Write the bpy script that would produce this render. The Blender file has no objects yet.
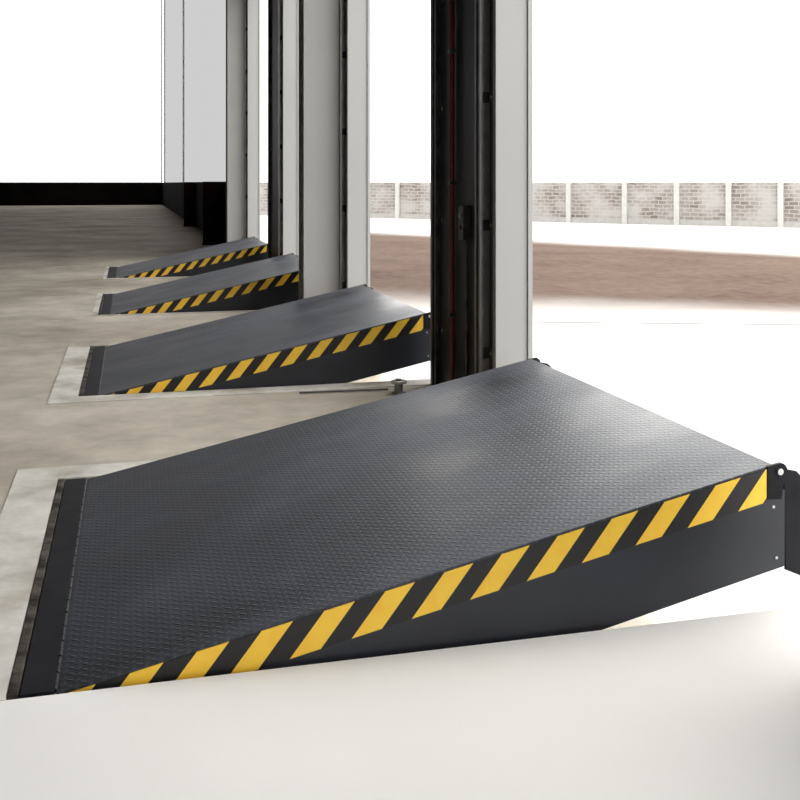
import bpy, math, random
random.seed(7)
C = bpy.context.scene
col = C.collection
C.view_settings.view_transform = 'Standard'
C.view_settings.look = 'None'

# ---------------------------------------------------------------- helpers
class MB:
    def __init__(s): s.v=[]; s.f=[]
    def box(s,x0,x1,y0,y1,z0,z1):
        n=len(s.v)
        s.v += [(x0,y0,z0),(x1,y0,z0),(x1,y1,z0),(x0,y1,z0),(x0,y0,z1),(x1,y0,z1),(x1,y1,z1),(x0,y1,z1)]
        s.f += [tuple(n+i for i in q) for q in ((0,3,2,1),(4,5,6,7),(0,1,5,4),(1,2,6,5),(2,3,7,6),(3,0,4,7))]
        return s
    def prism(s,pts,y0,y1):            # polygon in XZ extruded along Y
        n=len(s.v); k=len(pts)
        s.v += [(x,y0,z) for x,z in pts]+[(x,y1,z) for x,z in pts]
        s.f.append(tuple(range(n,n+k))); s.f.append(tuple(range(n+2*k-1,n+k-1,-1)))
        for i in range(k):
            j=(i+1)%k
            s.f.append((n+i,n+k+i,n+k+j,n+j))
        return s
    def cyl(s,c,ax,r,l,seg=16,r2=None):
        n=len(s.v); r2 = r if r2 is None else r2
        for e,rr in ((0,r),(1,r2)):
            for i in range(seg):
                a=2*math.pi*i/seg; p=[0,0,0]
                p[ax]=e*l; p[(ax+1)%3]=rr*math.cos(a); p[(ax+2)%3]=rr*math.sin(a)
                s.v.append((c[0]+p[0],c[1]+p[1],c[2]+p[2]))
        s.f.append(tuple(n+i for i in range(seg-1,-1,-1))); s.f.append(tuple(n+seg+i for i in range(seg)))
        for i in range(seg):
            j=(i+1)%seg; s.f.append((n+i,n+j,n+seg+j,n+seg+i))
        return s
    def build(s,name,mat,parent=None,bevel=0,loc=(0,0,0),rz=0):
        m=bpy.data.meshes.new(name); m.from_pydata(s.v,[],s.f); m.update(); m.validate()
        import bmesh
        b=bmesh.new(); b.from_mesh(m); bmesh.ops.recalc_face_normals(b,faces=b.faces); b.to_mesh(m); b.free()
        o=bpy.data.objects.new(name,m); col.objects.link(o)
        o.location=loc; o.rotation_euler=(0,0,rz)
        if mat: m.materials.append(mat)
        if parent: o.parent=parent
        if bevel:
            md=o.modifiers.new('bevel','BEVEL'); md.width=bevel; md.segments=2; md.limit_method='ANGLE'
        return o

def tag(o,label,cat,group=None):
    o['label']=label; o['category']=cat
    if group: o['group']=group
    return o
def struct(o,label=None,cat=None):
    o['kind']='structure'
    if label: o['label']=label
    if cat: o['category']=cat
    return o
def empty(name,loc,rz=0):
    o=bpy.data.objects.new(name,None); col.objects.link(o); o.location=loc; o.rotation_euler=(0,0,rz)
    o.empty_display_size=.1
    return o
def copy_tree(o,parent=None):
    c=o.copy(); col.objects.link(c); c.parent=parent
    for ch in list(o.children): copy_tree(ch,c)
    return c

def mat(name,c1,c2=None,scale=3,rough=.6,metal=0,spec=.5,bump=0,bscale=40,detail=6,lo=.35,hi=.65,rvar=0,fine=0,fscale=7,stretch=None):
    m=bpy.data.materials.new(name); m.use_nodes=True
    nt=m.node_tree; b=nt.nodes['Principled BSDF']
    b.inputs['Roughness'].default_value=rough; b.inputs['Metallic'].default_value=metal
    b.inputs['Specular IOR Level'].default_value=spec
    tc=nt.nodes.new('ShaderNodeTexCoord')
    vec=tc.outputs['Object']
    if stretch:
        mp=nt.nodes.new('ShaderNodeMapping'); mp.inputs['Scale'].default_value=stretch; nt.links.new(vec,mp.inputs['Vector']); vec=mp.outputs['Vector']
    n=nt.nodes.new('ShaderNodeTexNoise'); n.inputs['Scale'].default_value=scale; n.inputs['Detail'].default_value=detail
    nt.links.new(vec,n.inputs['Vector'])
    r=nt.nodes.new('ShaderNodeValToRGB'); r.color_ramp.elements[0].position=lo; r.color_ramp.elements[1].position=hi
    r.color_ramp.elements[0].color=(*c1,1); r.color_ramp.elements[1].color=(*(c2 or c1),1)
    nt.links.new(n.outputs['Fac'],r.inputs['Fac'])
    out=r.outputs['Color']
    if fine:
        n3=nt.nodes.new('ShaderNodeTexNoise'); n3.inputs['Scale'].default_value=fscale; n3.inputs['Detail'].default_value=10; n3.inputs['Roughness'].default_value=.7
        nt.links.new(vec,n3.inputs['Vector'])
        mr=nt.nodes.new('ShaderNodeMapRange'); mr.inputs['From Min'].default_value=.3; mr.inputs['From Max'].default_value=.7
        mr.inputs['To Min'].default_value=1-fine; mr.inputs['To Max'].default_value=1+fine*.6
        nt.links.new(n3.outputs['Fac'],mr.inputs['Value'])
        vm=nt.nodes.new('ShaderNodeVectorMath'); vm.operation='SCALE'; nt.links.new(out,vm.inputs[0]); nt.links.new(mr.outputs['Result'],vm.inputs['Scale'])
        out=vm.outputs[0]
    nt.links.new(out,b.inputs['Base Color'])
    if rvar:
        mr=nt.nodes.new('ShaderNodeMapRange'); mr.inputs['To Min'].default_value=rough-rvar; mr.inputs['To Max'].default_value=rough+rvar
        mr.inputs['From Min'].default_value=.3; mr.inputs['From Max'].default_value=.7
        nt.links.new(n.outputs['Fac'],mr.inputs['Value']); nt.links.new(mr.outputs['Result'],b.inputs['Roughness'])
    if bump:
        n2=nt.nodes.new('ShaderNodeTexNoise'); n2.inputs['Scale'].default_value=bscale; n2.inputs['Detail'].default_value=4
        nt.links.new(tc.outputs['Object'],n2.inputs['Vector'])
        bp=nt.nodes.new('ShaderNodeBump'); bp.inputs['Strength'].default_value=bump; bp.inputs['Distance'].default_value=.01
        nt.links.new(n2.outputs['Fac'],bp.inputs['Height']); nt.links.new(bp.outputs['Normal'],b.inputs['Normal'])
    return m

def M_(nt,op,a,b=None,c=None):
    n=nt.nodes.new('ShaderNodeMath'); n.operation=op
    for i,x in enumerate((a,b,c)):
        if x is None: continue
        if isinstance(x,(int,float)): n.inputs[i].default_value=x
        else: nt.links.new(x,n.inputs[i])
    return n.outputs[0]

def tread_mat():
    m=mat('tread_plate_steel',(.008,.009,.013),(.052,.058,.074),scale=1.6,rough=.48,metal=0,spec=.6,lo=.34,hi=.68,rvar=.12,detail=9,fine=.45,fscale=4,stretch=(.8,1.5,1))
    nt=m.node_tree; b=nt.nodes['Principled BSDF']
    b.inputs['Specular Tint'].default_value=(.9,.95,1,1)
    tc=nt.nodes.new('ShaderNodeTexCoord'); mp=nt.nodes.new('ShaderNodeMapping')
    mp.inputs['Rotation'].default_value=(0,0,math.radians(45)); mp.inputs['Scale'].default_value=(1/.025,)*3
    nt.links.new(tc.outputs['Object'],mp.inputs['Vector'])
    sp=nt.nodes.new('ShaderNodeSeparateXYZ'); nt.links.new(mp.outputs['Vector'],sp.inputs[0])
    x,y=sp.outputs[0],sp.outputs[1]
    fx=M_(nt,'FLOOR',x); fy=M_(nt,'FLOOR',y)
    a=M_(nt,'SUBTRACT',M_(nt,'SUBTRACT',x,fx),.5); c=M_(nt,'SUBTRACT',M_(nt,'SUBTRACT',y,fy),.5)
    par=M_(nt,'FLOORED_MODULO',M_(nt,'ADD',fx,fy),2.0)
    inv=M_(nt,'SUBTRACT',1.0,par)
    u=M_(nt,'ADD',M_(nt,'MULTIPLY',a,par),M_(nt,'MULTIPLY',c,inv))
    v=M_(nt,'ADD',M_(nt,'MULTIPLY',c,par),M_(nt,'MULTIPLY',a,inv))
    e=M_(nt,'ADD',M_(nt,'POWER',M_(nt,'ABSOLUTE',M_(nt,'DIVIDE',u,.46)),2.0),M_(nt,'POWER',M_(nt,'ABSOLUTE',M_(nt,'DIVIDE',v,.19)),2.0))
    h=nt.nodes.new('ShaderNodeMapRange'); h.inputs['From Min'].default_value=1.1; h.inputs['From Max'].default_value=.3
    nt.links.new(e,h.inputs['Value'])
    bp=nt.nodes.new('ShaderNodeBump'); bp.inputs['Strength'].default_value=.6; bp.inputs['Distance'].default_value=.002
    nt.links.new(h.outputs['Result'],bp.inputs['Height']); nt.links.new(bp.outputs['Normal'],b.inputs['Normal'])
    mix=nt.nodes.new('ShaderNodeMix'); mix.data_type='RGBA'
    src=b.inputs['Base Color'].links[0].from_socket
    nt.links.new(M_(nt,'MULTIPLY',h.outputs['Result'],.25),mix.inputs['Factor'])
    nt.links.new(src,mix.inputs['A']); mix.inputs['B'].default_value=(.09,.098,.12,1)
    nt.links.new(mix.outputs['Result'],b.inputs['Base Color'])
    return m

def stripe_mat(slope):
    m=mat('yellow_black_hazard_stripes',(.8,.8,.8),rough=.45)
    nt=m.node_tree; b=nt.nodes['Principled BSDF']
    tc=nt.nodes.new('ShaderNodeTexCoord'); sp=nt.nodes.new('ShaderNodeSeparateXYZ'); nt.links.new(tc.outputs['Object'],sp.inputs[0])
    x,z=sp.outputs[0],sp.outputs[2]
    zz=M_(nt,'SUBTRACT',z,M_(nt,'MULTIPLY',x,slope))
    t=M_(nt,'DIVIDE',M_(nt,'SUBTRACT',x,M_(nt,'MULTIPLY',zz,.95)),.172)
    fr=M_(nt,'FRACT',M_(nt,'ADD',t,STR_PH+10.0))
    g=M_(nt,'LESS_THAN',fr,.5)
    n=nt.nodes.new('ShaderNodeTexNoise'); n.inputs['Scale'].default_value=14; nt.links.new(tc.outputs['Object'],n.inputs['Vector'])
    r=nt.nodes.new('ShaderNodeValToRGB'); r.color_ramp.elements[0].position=.25; r.color_ramp.elements[1].position=.5
    r.color_ramp.elements[0].color=(.98,.56,.04,1); r.color_ramp.elements[1].color=(1.0,.63,.05,1)
    nt.links.new(n.outputs['Fac'],r.inputs['Fac'])
    mix=nt.nodes.new('ShaderNodeMix'); mix.data_type='RGBA'
    nt.links.new(g,mix.inputs['Factor']); mix.inputs['A'].default_value=(.006,.006,.008,1); nt.links.new(r.outputs['Color'],mix.inputs['B'])
    nt.links.new(mix.outputs['Result'],b.inputs['Base Color'])
    return m

# ---------------------------------------------------------------- camera (eye 1.31 m above the dock floor)
TH=math.radians(14.58); F=1040.; H=1.311
cam=bpy.data.cameras.new('camera'); co=bpy.data.objects.new('camera',cam); col.objects.link(co)
co.location=(0,0,H); co.rotation_euler=(math.pi/2,0,-TH)
cam.lens=36*F/800; cam.sensor_width=36; cam.shift_y=-(400-183)/800.; cam.clip_end=1000
C.camera=co

# ---------------------------------------------------------------- materials
SL=.448/2.112
STR_PH=0.10
m_floor=mat('worn_concrete_floor',(.37,.325,.265),(.62,.57,.495),scale=.6,rough=.9,spec=.02,bump=.12,bscale=30,lo=.28,hi=.66,detail=9,fine=.24,fscale=3)
m_border=mat('pale_new_concrete',(.40,.36,.30),(.66,.64,.60),scale=2.2,rough=.8,spec=.1,bump=.1,fine=.2,lo=.32,hi=.5,detail=9)
m_sunwhite=mat('sunlit_white_painted_in',(.86,.85,.83),(.90,.89,.87),scale=1.2,rough=.7,spec=.2,bump=.05)  # overexposed sunlit floor, its brightness put into the base colour
m_tread=tread_mat(); m_stripe=stripe_mat(SL)
m_skirt=mat('black_blue_painted_steel',(.010,.012,.019),(.018,.022,.033),scale=2,rough=.42,spec=.5)
m_black=mat('black_steel',(.006,.006,.009),(.013,.013,.016),scale=8,rough=.6,spec=.15)
m_hinge=mat('worn_hinge_steel',(.006,.006,.007),(.03,.03,.027),scale=20,rough=.5,lo=.55,hi=.75,bump=.3,bscale=60,spec=.2)
m_edge=mat('worn_dark_pit_edge',(.022,.019,.016),(.15,.135,.115),scale=9,rough=.8,lo=.40,hi=.75,bump=.5,bscale=50,spec=.1,detail=9)
m_bolt=mat('zinc_plated_steel',(.45,.45,.45),(.6,.6,.6),scale=20,rough=.35,metal=.6)
m_pierd=mat('dark_navy_cladding',(.014,.015,.021),(.028,.029,.040),scale=3,rough=.5)
m_jamb=mat('light_grey_painted_metal',(.285,.285,.283),(.30,.30,.296),scale=1,rough=.5)
m_col=mat('grey_painted_steel',(.28,.278,.27),(.30,.298,.29),scale=1,rough=.55)
m_rail=mat('galvanised_rail',(.25,.25,.26),(.36,.36,.37),scale=6,rough=.4,metal=.4)
m_raild=mat('dark_rail',(.03,.03,.034),(.07,.07,.075),scale=12,rough=.45)
m_red=mat('dark_red_paint',(.13,.012,.018),(.18,.02,.025),scale=9,rough=.5)
m_wall=mat('near_black_wall_paint',(.006,.005,.005),(.012,.010,.009),scale=.8,rough=.8,spec=.02)
m_brownc=mat('dark_reddish_column_paint',(.012,.005,.005),(.02,.009,.008),scale=2,rough=.8,spec=.05)
m_white=mat('grey_wall_paint',(.35,.35,.34),(.40,.40,.39),scale=1,rough=.7)
m_frame=mat('added_window_frame',(.8,.8,.8),(.85,.85,.85),scale=1,rough=.6)
m_yard=mat('pale_yard_concrete',(.42,.415,.40),(.60,.59,.575),scale=.12,rough=.9,spec=.1,fine=.12,fscale=.8)
m_ceil=mat('dark_ceiling_paint',(.08,.075,.07),(.10,.095,.09),scale=1,rough=.9)
m_post=mat('plinth_paint',(.25,.245,.235),(.29,.285,.275),scale=4,rough=.7)
def glass(n,t):
    m=bpy.data.materials.new(n); m.use_nodes=True
    nt=m.node_tree; nt.nodes.clear()
    o_=nt.nodes.new('ShaderNodeOutputMaterial'); t_=nt.nodes.new('ShaderNodeBsdfTransparent'); t_.inputs['Color'].default_value=(t,t,t*1.02,1)
    nt.links.new(t_.outputs[0],o_.inputs['Surface']); return m
m_glass=glass('added_tinted_glazing',.465); m_glass2=glass('added_darker_glazing',.36)  # panes of the added windows, tinted so the sky behind reads white

# ---------------------------------------------------------------- floor with four open-fronted pits
HX=-.293; FX=2.09; W=2.0
LY=[2.815,6.68,10.75,14.85]
XL,YN,YF=-14.0,-6.0,64.0
b=MB(); b.box(XL,HX-.01,YN,YF,-1.1,0)
y=YN
for ly in LY:
    b.box(HX-.01,FX,y,ly-.015,-1.1,0)
    b.box(HX-.01,FX,ly-.015,ly+W+.015,-1.1,-.5)
    y=ly+W+.015
b.box(HX-.01,FX,y,YF,-1.1,0)
struct(b.build('floor',m_floor),'worn grey-brown concrete warehouse floor','floor')
for i,ly in enumerate(LY):
    t=MB(); z=.004; bw_=(.2,.18,.07,.06)[i]
    a0,a1=ly-.018,ly+W+.018
    t.box(HX-bw_,HX-.012,a0-bw_*(i>0),a1+bw_,-.01,z); t.box(HX-.012,FX,a1,a1+bw_,-.01,z)
    if i: t.box(HX-.012,FX,a0-bw_,a0,-.01,z)
    struct(t.build('trim_%d'%(i+1),m_border),'pale concrete border around a leveler pit','trim')
struct(MB().box(-.493,FX,YN,LY[0]-.019,-.01,.003).build('floor_painted_sunlight',m_sunwhite),'foreground floor with overexposed sunlight painted in as white','floor')  # near floor whitened by colour in place of sunlight

# ---------------------------------------------------------------- dock leveler
def dz(x): return SL*(x-.128)
def make_leveler():
    r=empty('dock_leveler',(HX,LY[0],0))
    XE=2.215
    MB().prism([(.108,-.0042),(XE,dz(XE)),(XE,dz(XE)-.012),(.128,-.016)],0,W).build('deck_plate',m_tread,r,bevel=.002)
    MB().box(.020,.104,0,W,-.02,.003).build('rear_plate',m_black,r,bevel=.002)
    k=MB()
    for i in range(20): k.cyl((.106,.01+i*.1,-.002),1,.006,.094,10)
    k.build('hinge',m_hinge,r)
    MB().box(-.010,.017,0,W,-.02,.006).build('rear_edge',m_edge,r,bevel=.002)
    for yy in (0.0,W-.008):
        MB().prism([(.16,dz(.16)-.012),(2.195,dz(2.195)-.012),(2.215,dz(2.215)-.05),(2.255,dz(2.255)-.09),(2.255,dz(2.255)-.325),(.16,dz(.16)-.33)],yy,yy+.008).build('side_skirt',m_skirt,r)
    for yy in (-.003,W):
        MB().prism([(.128,-.008),(2.19,dz(2.19)-.008),(2.19,dz(2.19)-.108),(.128,-.108)],yy,yy+.003).build('warning_strip',m_stripe,r)
    MB().box(2.17,2.195,.01,W-.01,dz(2.18)-.18,dz(2.18)-.014).build('front_beam',m_black,r)
    k=MB()
    for i in range(10): k.cyl((2.232,.02+i*.198,.416),1,.013,.19,14)
    k.build('hinge_tube',m_black,r)
    MB().prism([(2.235,.418),(2.275,.412),(2.31,.395),(2.425,.095),(2.405,.088),(2.298,.375),(2.238,.39)],.012,W-.012).build('lip',m_black,r,bevel=.003)
    for yy in (.004,W-.012):
        MB().prism([(2.256,.425),(2.30,.415),(2.33,.385),(2.435,.095),(2.34,.078),(2.262,.112)],yy,yy+.008).build('lip_side_plate',m_black,r)
    for yy in (-.005,W-.006):
        pts=[(2.192,dz(2.192)-.10),(2.192,dz(2.192)+.001)]
        for i in range(9):
            a=math.radians(80-i*16); pts.append((2.236+.026*math.cos(a),.421+.026*math.sin(a)))
        pts.append((2.24,.335))
        MB().prism(pts,yy,yy+.011).build('hinge_bracket',m_black,r)
        yb = yy-.006 if yy<1 else yy+.011
        bo=MB().cyl((2.234,yb,.421),1,.010,.006,14).build('bolt',m_bolt,r)
        bo['label']='round bright steel pin'
    for (bx_,bz) in ((2.215,dz(2.215)-.13),(2.225,dz(2.225)-.29)):
        MB().cyl((bx_,-.003,bz),1,.0045,.004,10).build('screw',m_bolt,r)
    return r
lab=['largest nearest black steel ramp plate with striped side, filling the foreground',
     'second nearest raised black steel ramp plate, ending beside the dark door pier',
     'third black steel ramp plate back, its raised end hidden by the grey steel column',
     'smallest farthest black steel ramp plate with striped side, at the dark end of the floor']
L0=make_leveler()
for i,ly in enumerate(LY):
    o=L0 if i==0 else copy_tree(L0)
    o.location=(HX,ly,0)
    tag(o,lab[i],'dock leveler','dock levelers along the loading doors')

# ---------------------------------------------------------------- right-hand wall: piers between the door openings
WX0,WX1=1.915,2.07
DT=4.7; CEIL=13.0
piers=[(1.15,2.4),(5.25,6.5),(9.15,10.57),(13.2,14.7),(17.3,18.7)]
tn=5
for i,(a,c) in enumerate(piers):
    struct(MB().box(WX0,WX1,a+.03,c-.03,0,DT).build('wall_right',m_pierd),'dark clad pier between two loading doors','wall')
    for (q0,q1) in ((a,a+.03),(c-.03,c)):
        t=MB(); t.box(WX0-.012,2.09,q0,q1,0,DT); t.box(WX0-.020,WX0-.012,q0,q0+.05 if q0==a else q1,0,DT)
        if q0==a: t.box(2.075,2.10,q0-.012,q1,0,DT)
        struct(t.build('trim_%d'%tn,m_jamb),'light grey metal door jamb facing','trim'); tn+=1
struct(MB().box(WX0,WX1,YN,-1.7,0,CEIL).build('wall_right',m_wall),'dark wall beside the loading doors','wall')
struct(MB().box(WX0,WX1,-1.7,18.7,DT,CEIL).build('wall_right',m_wall),'dark wall over the loading doors','wall')
SILL=1.34
struct(MB().box(WX0,WX1,18.7,YF,0,SILL).build('wall_right',m_wall),'low dark wall under the added far side windows','wall')
f=MB(); w=.05; y0,y1,z0,z1=18.7,YF,SILL,CEIL  # side window is an addition, put in for a bright upper wall
f.box(WX0+.09,WX1,y0,y1,z1-w,z1)
for i in range(3):
    yy=y0+(y1-y0-w)*i/2; f.box(WX0+.09,WX1,yy,yy+w,z0,z1)
o=struct(f.build('added_window_1',m_frame),'tall white framed side window, added to show bright sky','window')
MB().box(WX0+.07,WX0+.08,y0,y1,z0,z1).build('added_pane',m_glass2,o)
f=MB()  # end window likewise added, opens the dark end to white sky
f.box(XL,WX0,YF,YF+.15,z1-.06,z1)
for xx in (XL,XL+5,WX0-.06): f.box(xx,xx+.06,YF+.09,YF+.15,z0,z1)
o=struct(f.build('added_window_2',m_frame),'tall white framed window added above the dark far wall for bright sky','window')
MB().box(XL,WX0,YF+.07,YF+.08,z0,z1).build('added_pane',m_glass,o)
struct(MB().box(XL-.2,WX1,YF,YF+.2,0,SILL).build('wall_back',m_wall),'low dark wall at the far end','wall')
struct(MB().box(XL-.2,XL,YN,YF,0,CEIL).build('wall_left',m_ceil),'left wall of the warehouse','wall')
struct(MB().box(XL-.2,WX1,YN-.2,YN,0,CEIL).build('wall_front',m_white),'wall behind the viewer','wall')
struct(MB().box(XL-.2,WX1+.3,YN-.2,YF+.2,CEIL,CEIL+.2).build('ceiling',m_ceil),'high dark warehouse ceiling','ceiling')

# steel columns (H section: two flanges and a web)
def hcol(y,x0,x1,m,label,dep=.30,top=CEIL):
    r=empty('steel_column',((x0+x1)/2,y,0)); hw=(x1-x0)/2
    MB().box(-hw,hw,0,.02,0,top).build('flange',m,r); MB().box(-hw,hw,dep-.02,dep,0,top).build('flange',m,r)
    MB().box(-.012,.012,.02,dep-.02,0,top).build('web',m,r)
    MB().box(-hw-.02,hw+.02,-.02,dep+.02,0,.02).build('base_plate',m,r)
    tag(r,label,'column','steel columns along the door wall'); return r
hcol(9.35,1.53,1.865,m_col,'wide light grey steel column standing past the second ramp plate')
hcol(17.5,1.58,1.89,m_col,'far light grey steel column standing just past the fourth ramp plate')
hcol(22.3,1.52,1.90,m_brownc,'dark steel post nearest the far grey column',top=SILL)
hcol(32.0,1.60,1.90,m_brownc,'farthest dark steel post against the far low side wall',top=SILL)

# door tracks
def make_track(m):
    r=empty('door_track',(0,0,0))
    c=MB(); c.box(-.008,0,0,.09,.01,DT); c.box(-.055,-.008,0,.006,.01,DT); c.box(-.055,-.008,.084,.09,.01,DT); c.box(-.055,-.050,.006,.022,.01,DT); c.box(-.055,-.050,.068,.084,.01,DT)
    c.build('rail',m,r)
    for z in (.35,1.05,1.75,2.45,3.15,3.85):
        k=MB(); k.box(-.004,0,-.07,.0,z,z+.06); k.box(-.04,0,-.012,-.006,z,z+.06)
        bk=k.build('bracket',m_raild,r)
        MB().cyl((-.010,-.045,z+.03),0,.009,.008,8).build('bolt',m_bolt,bk)
    return r
tr0=make_track(m_rail); tr1=make_track(m_raild)
tl=[('grey door track on the dark pier right of the nearest ramp plate','dark door track on the left edge of the widest dark pier'),
    ('grey door track beside the white jamb past the second ramp plate','dark door track behind the wide light grey column'),
    ('grey door track on the pier between the third and fourth ramp plates','dark door track at the far edge of the pier past the third ramp plate'),
    ('grey door track just past the fourth ramp plate','dark door track behind the far light grey column')]
for i,(a,c) in enumerate(piers[1:]):
    o=tr0 if i==0 else copy_tree(tr0); o.location=(WX0,a+.16,0)
    tag(o,tl[i][0],'door track','door tracks on the piers')
    o=tr1 if i==0 else copy_tree(tr1); o.location=(WX0,c-.16,0); 
    o.scale=(.6,1,1)
    tag(o,tl[i][1],'door track','door tracks on the piers')
r=empty('conduit',(WX0,6.03,0)); MB().cyl((-.02,0,0),2,.016,DT,12).build('pipe',m_red,r)
for z in (.5,1.3,2.1,2.9): MB().box(-.042,0,-.022,.022,z,z+.02).build('clip',m_raild,r)
tag(r,'thin dark red pipe running up the widest dark pier','pipe')
r=empty('control_box',(WX0,5.72,0)); MB().box(-.05,0,0,.10,.98,1.18).build('case',m_raild,r,bevel=.006)
MB().cyl((-.058,.05,1.12),0,.014,.010,14).build('button',m_rail,r); MB().cyl((-.058,.05,1.05),0,.014,.010,14).build('button',m_red,r)
MB().cyl((-.012,.05,0),2,.010,.98,10).build('cable_pipe',m_raild,r)
tag(r,'small dark control box on the widest dark pier','control box')

# floor peg and rod between the first two levelers
r=empty('floor_peg',(1.63,6.30,0))
MB().cyl((0,0,0),2,.045,.008,20).build('base',m_rail,r)
MB().cyl((0,0,.008),2,.026,.055,20).build('stem',m_rail,r)
p=MB(); p.cyl((0,0,.058),2,.050,.018,20); p.cyl((0,0,.076),2,.018,.012,12); p.build('cap',m_bolt,r,bevel=.003)
tag(r,'short grey capped steel peg on the floor between the two nearest ramp plates','peg')
r=MB().cyl((0,0,0),0,.006,.56,10).build('steel_rod',m_raild,loc=(1.02,6.40,.010),rz=math.radians(-3))
tag(r,'thin dark rod lying on the floor beside the capped steel peg','rod')

# ---------------------------------------------------------------- outside
GZ=-1.1
def at(px,py,z=GZ):
    d=F*(H-z)/(py-183.); rr=(px-400)/F*d
    return (rr*math.cos(TH)+d*math.sin(TH), d*math.cos(TH)-rr*math.sin(TH))
struct(MB().box(FX,160,-60,170,GZ-.1,GZ).build('yard',m_yard),'pale sunlit concrete yard outside','yard')
def road():
    nu,nv=40,24
    far=[at(352,232),at(372,233),at(800,256),(27,14)]; near=[at(352,297),at(372,299),at(800,312),(21,12)]
    def lerp(P,t):
        t*=3; i=min(int(t),2); t-=i; return (P[i][0]*(1-t)+P[i+1][0]*t,P[i][1]*(1-t)+P[i+1][1]*t)
    vs=[];fs=[];uv=[]
    for i in range(nu+1):
        A=lerp(near,i/nu);B=lerp(far,i/nu)
        for j in range(nv+1):
            t=-.12+1.24*j/nv; vs.append((A[0]*(1-t)+B[0]*t,A[1]*(1-t)+B[1]*t,GZ+.01)); uv.append((i/nu,j/nv))
    for i in range(nu):
        for j in range(nv):
            a=i*(nv+1)+j; fs.append((a,a+1,a+nv+2,a+nv+1))
    m=bpy.data.meshes.new('road'); m.from_pydata(vs,[],fs); 
    l=m.uv_layers.new(name='UVMap')
    for lp in m.loops: l.data[lp.index].uv=uv[lp.vertex_index]
    o=bpy.data.objects.new('road',m); col.objects.link(o)
    mt=bpy.data.materials.new('reddish_brown_road'); mt.use_nodes=True; nt=mt.node_tree; bs=nt.nodes['Principled BSDF']; bs.inputs['Roughness'].default_value=.9; bs.inputs['Specular IOR Level'].default_value=.05
    tc=nt.nodes.new('ShaderNodeTexCoord'); sp=nt.nodes.new('ShaderNodeSeparateXYZ'); nt.links.new(tc.outputs['UV'],sp.inputs[0])
    n=nt.nodes.new('ShaderNodeTexNoise'); n.inputs['Scale'].default_value=.35; n.inputs['Detail'].default_value=8; nt.links.new(tc.outputs['Object'],n.inputs['Vector'])
    n2=nt.nodes.new('ShaderNodeTexNoise'); n2.inputs['Scale'].default_value=3.5; n2.inputs['Detail'].default_value=6; nt.links.new(tc.outputs['Object'],n2.inputs['Vector'])
    v=sp.outputs[1]
    d=M_(nt,'MULTIPLY',M_(nt,'MULTIPLY',v,M_(nt,'SUBTRACT',1.0,v)),4.0)
    d=M_(nt,'ADD',d,M_(nt,'MULTIPLY',M_(nt,'SUBTRACT',n.outputs['Fac'],.5),.3))
    mr=nt.nodes.new('ShaderNodeMapRange'); mr.interpolation_type='SMOOTHSTEP'; mr.inputs['From Min'].default_value=.05; mr.inputs['From Max'].default_value=.60; nt.links.new(d,mr.inputs['Value'])
    rp=nt.nodes.new('ShaderNodeValToRGB'); rp.color_ramp.elements[0].color=(.060,.037,.027,1); rp.color_ramp.elements[1].color=(.108,.075,.058,1); rp.color_ramp.elements[0].position=.35; rp.color_ramp.elements[1].position=.65
    nt.links.new(M_(nt,'ADD',M_(nt,'MULTIPLY',n.outputs['Fac'],.5),M_(nt,'MULTIPLY',n2.outputs['Fac'],.5)),rp.inputs['Fac'])
    mx=nt.nodes.new('ShaderNodeMix'); mx.data_type='RGBA'; nt.links.new(mr.outputs['Result'],mx.inputs['Factor']); mx.inputs['A'].default_value=(.45,.435,.42,1); nt.links.new(rp.outputs['Color'],mx.inputs['B'])
    nt.links.new(mx.outputs['Result'],bs.inputs['Base Color']); m.materials.append(mt)
    return o
struct(road(),'reddish brown worn road across the yard','road')

w1=at(372,218); w2=at(800,228)
ang=math.atan2(w2[1]-w1[1],w2[0]-w1[0]); ln=math.hypot(w2[0]-w1[0],w2[1]-w1[1])
bw=empty('boundary_wall',(w1[0],w1[1],GZ),ang)
mb=bpy.data.materials.new('faded_brickwork'); mb.use_nodes=True; nt=mb.node_tree; bs=nt.nodes['Principled BSDF']; bs.inputs['Roughness'].default_value=.9; bs.inputs['Specular IOR Level'].default_value=.1
tc=nt.nodes.new('ShaderNodeTexCoord'); mp=nt.nodes.new('ShaderNodeMapping'); mp.inputs['Rotation'].default_value=(math.radians(90),0,0)
nt.links.new(tc.outputs['Object'],mp.inputs['Vector'])
nd=nt.nodes.new('ShaderNodeTexNoise'); nd.inputs['Scale'].default_value=1.5; nt.links.new(mp.outputs['Vector'],nd.inputs['Vector'])
va=nt.nodes.new('ShaderNodeVectorMath'); va.operation='MULTIPLY_ADD'; nt.links.new(nd.outputs['Color'],va.inputs[0]); va.inputs[1].default_value=(.25,.18,0); nt.links.new(mp.outputs['Vector'],va.inputs[2])
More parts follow.
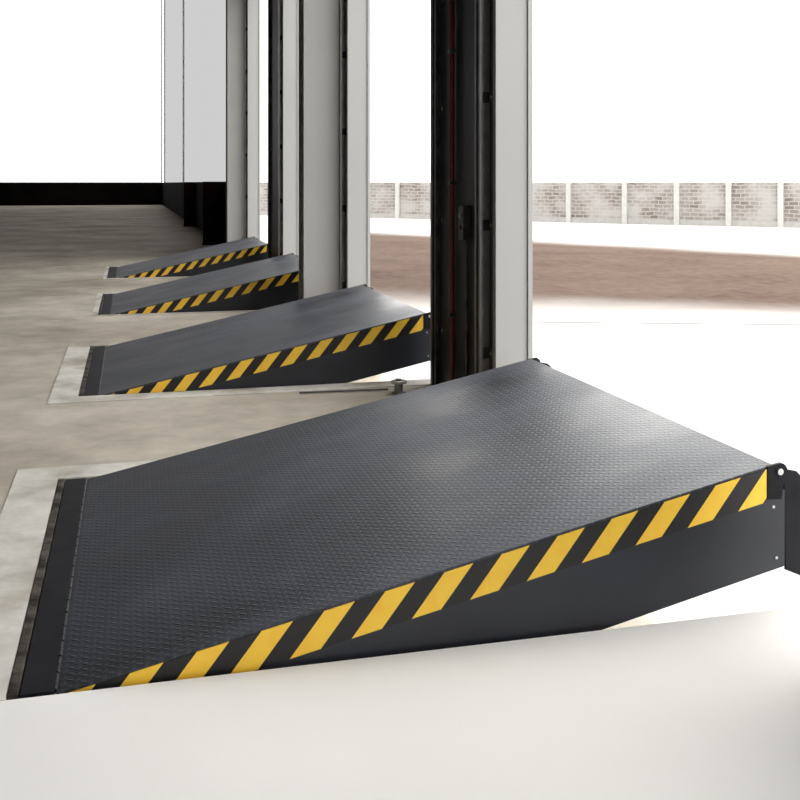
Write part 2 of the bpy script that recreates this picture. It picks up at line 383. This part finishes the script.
bt=nt.nodes.new('ShaderNodeTexBrick'); bt.inputs['Scale'].default_value=1.0; bt.inputs['Brick Width'].default_value=.52; bt.inputs['Row Height'].default_value=.22; bt.inputs['Mortar Size'].default_value=.03
bt.inputs['Color1'].default_value=(.13,.105,.094,1); bt.inputs['Color2'].default_value=(.21,.188,.175,1); bt.inputs['Mortar'].default_value=(.27,.26,.25,1)
nt.links.new(va.outputs[0],bt.inputs['Vector'])
nz=nt.nodes.new('ShaderNodeTexNoise'); nz.inputs['Scale'].default_value=.7; nz.inputs['Detail'].default_value=6; nt.links.new(tc.outputs['Object'],nz.inputs['Vector'])
mx=nt.nodes.new('ShaderNodeMix'); mx.data_type='RGBA'; mr=nt.nodes.new('ShaderNodeMapRange'); mr.inputs['From Min'].default_value=.42; mr.inputs['From Max'].default_value=.62; mr.inputs['To Max'].default_value=.85
nt.links.new(nz.outputs['Fac'],mr.inputs['Value']); nt.links.new(mr.outputs['Result'],mx.inputs['Factor']); nt.links.new(bt.outputs['Color'],mx.inputs['A']); mx.inputs['B'].default_value=(.30,.29,.28,1)
nt.links.new(mx.outputs['Result'],bs.inputs['Base Color'])
HT=2.44
MB().box(-30,ln+25,0,.25,0,HT).build('brick_panel',mb,bw)
MB().box(-30,ln+25,-.06,0,0,.30).build('plinth',m_post,bw)
def s_at(px):
    a=TH+math.atan((px-400)/F); dx,dy=math.sin(a),math.cos(a)
    ux,uy=math.cos(ang),math.sin(ang)
    det=dx*(-uy)-dy*(-ux); t=(w1[0]*(-uy)-w1[1]*(-ux))/det
    return (t*dx-w1[0])*ux+(t*dy-w1[1])*uy
m_post2=mat('pale_post_paint',(.33,.325,.315),(.37,.365,.355),scale=4,rough=.7)
for px in (398,456,512,569,625,677,729,781,832):
    s=s_at(px); MB().box(s-.15,s+.15,-.14,.0,0,HT).build('post',m_post2,bw)
tag(bw,'faded brick boundary wall with white posts across the yard','wall')

# ---------------------------------------------------------------- light
w=bpy.data.worlds.new('world'); C.world=w; w.use_nodes=True
bg=w.node_tree.nodes['Background']; bg.inputs['Color'].default_value=(1,.985,.955,1); bg.inputs['Strength'].default_value=4.8
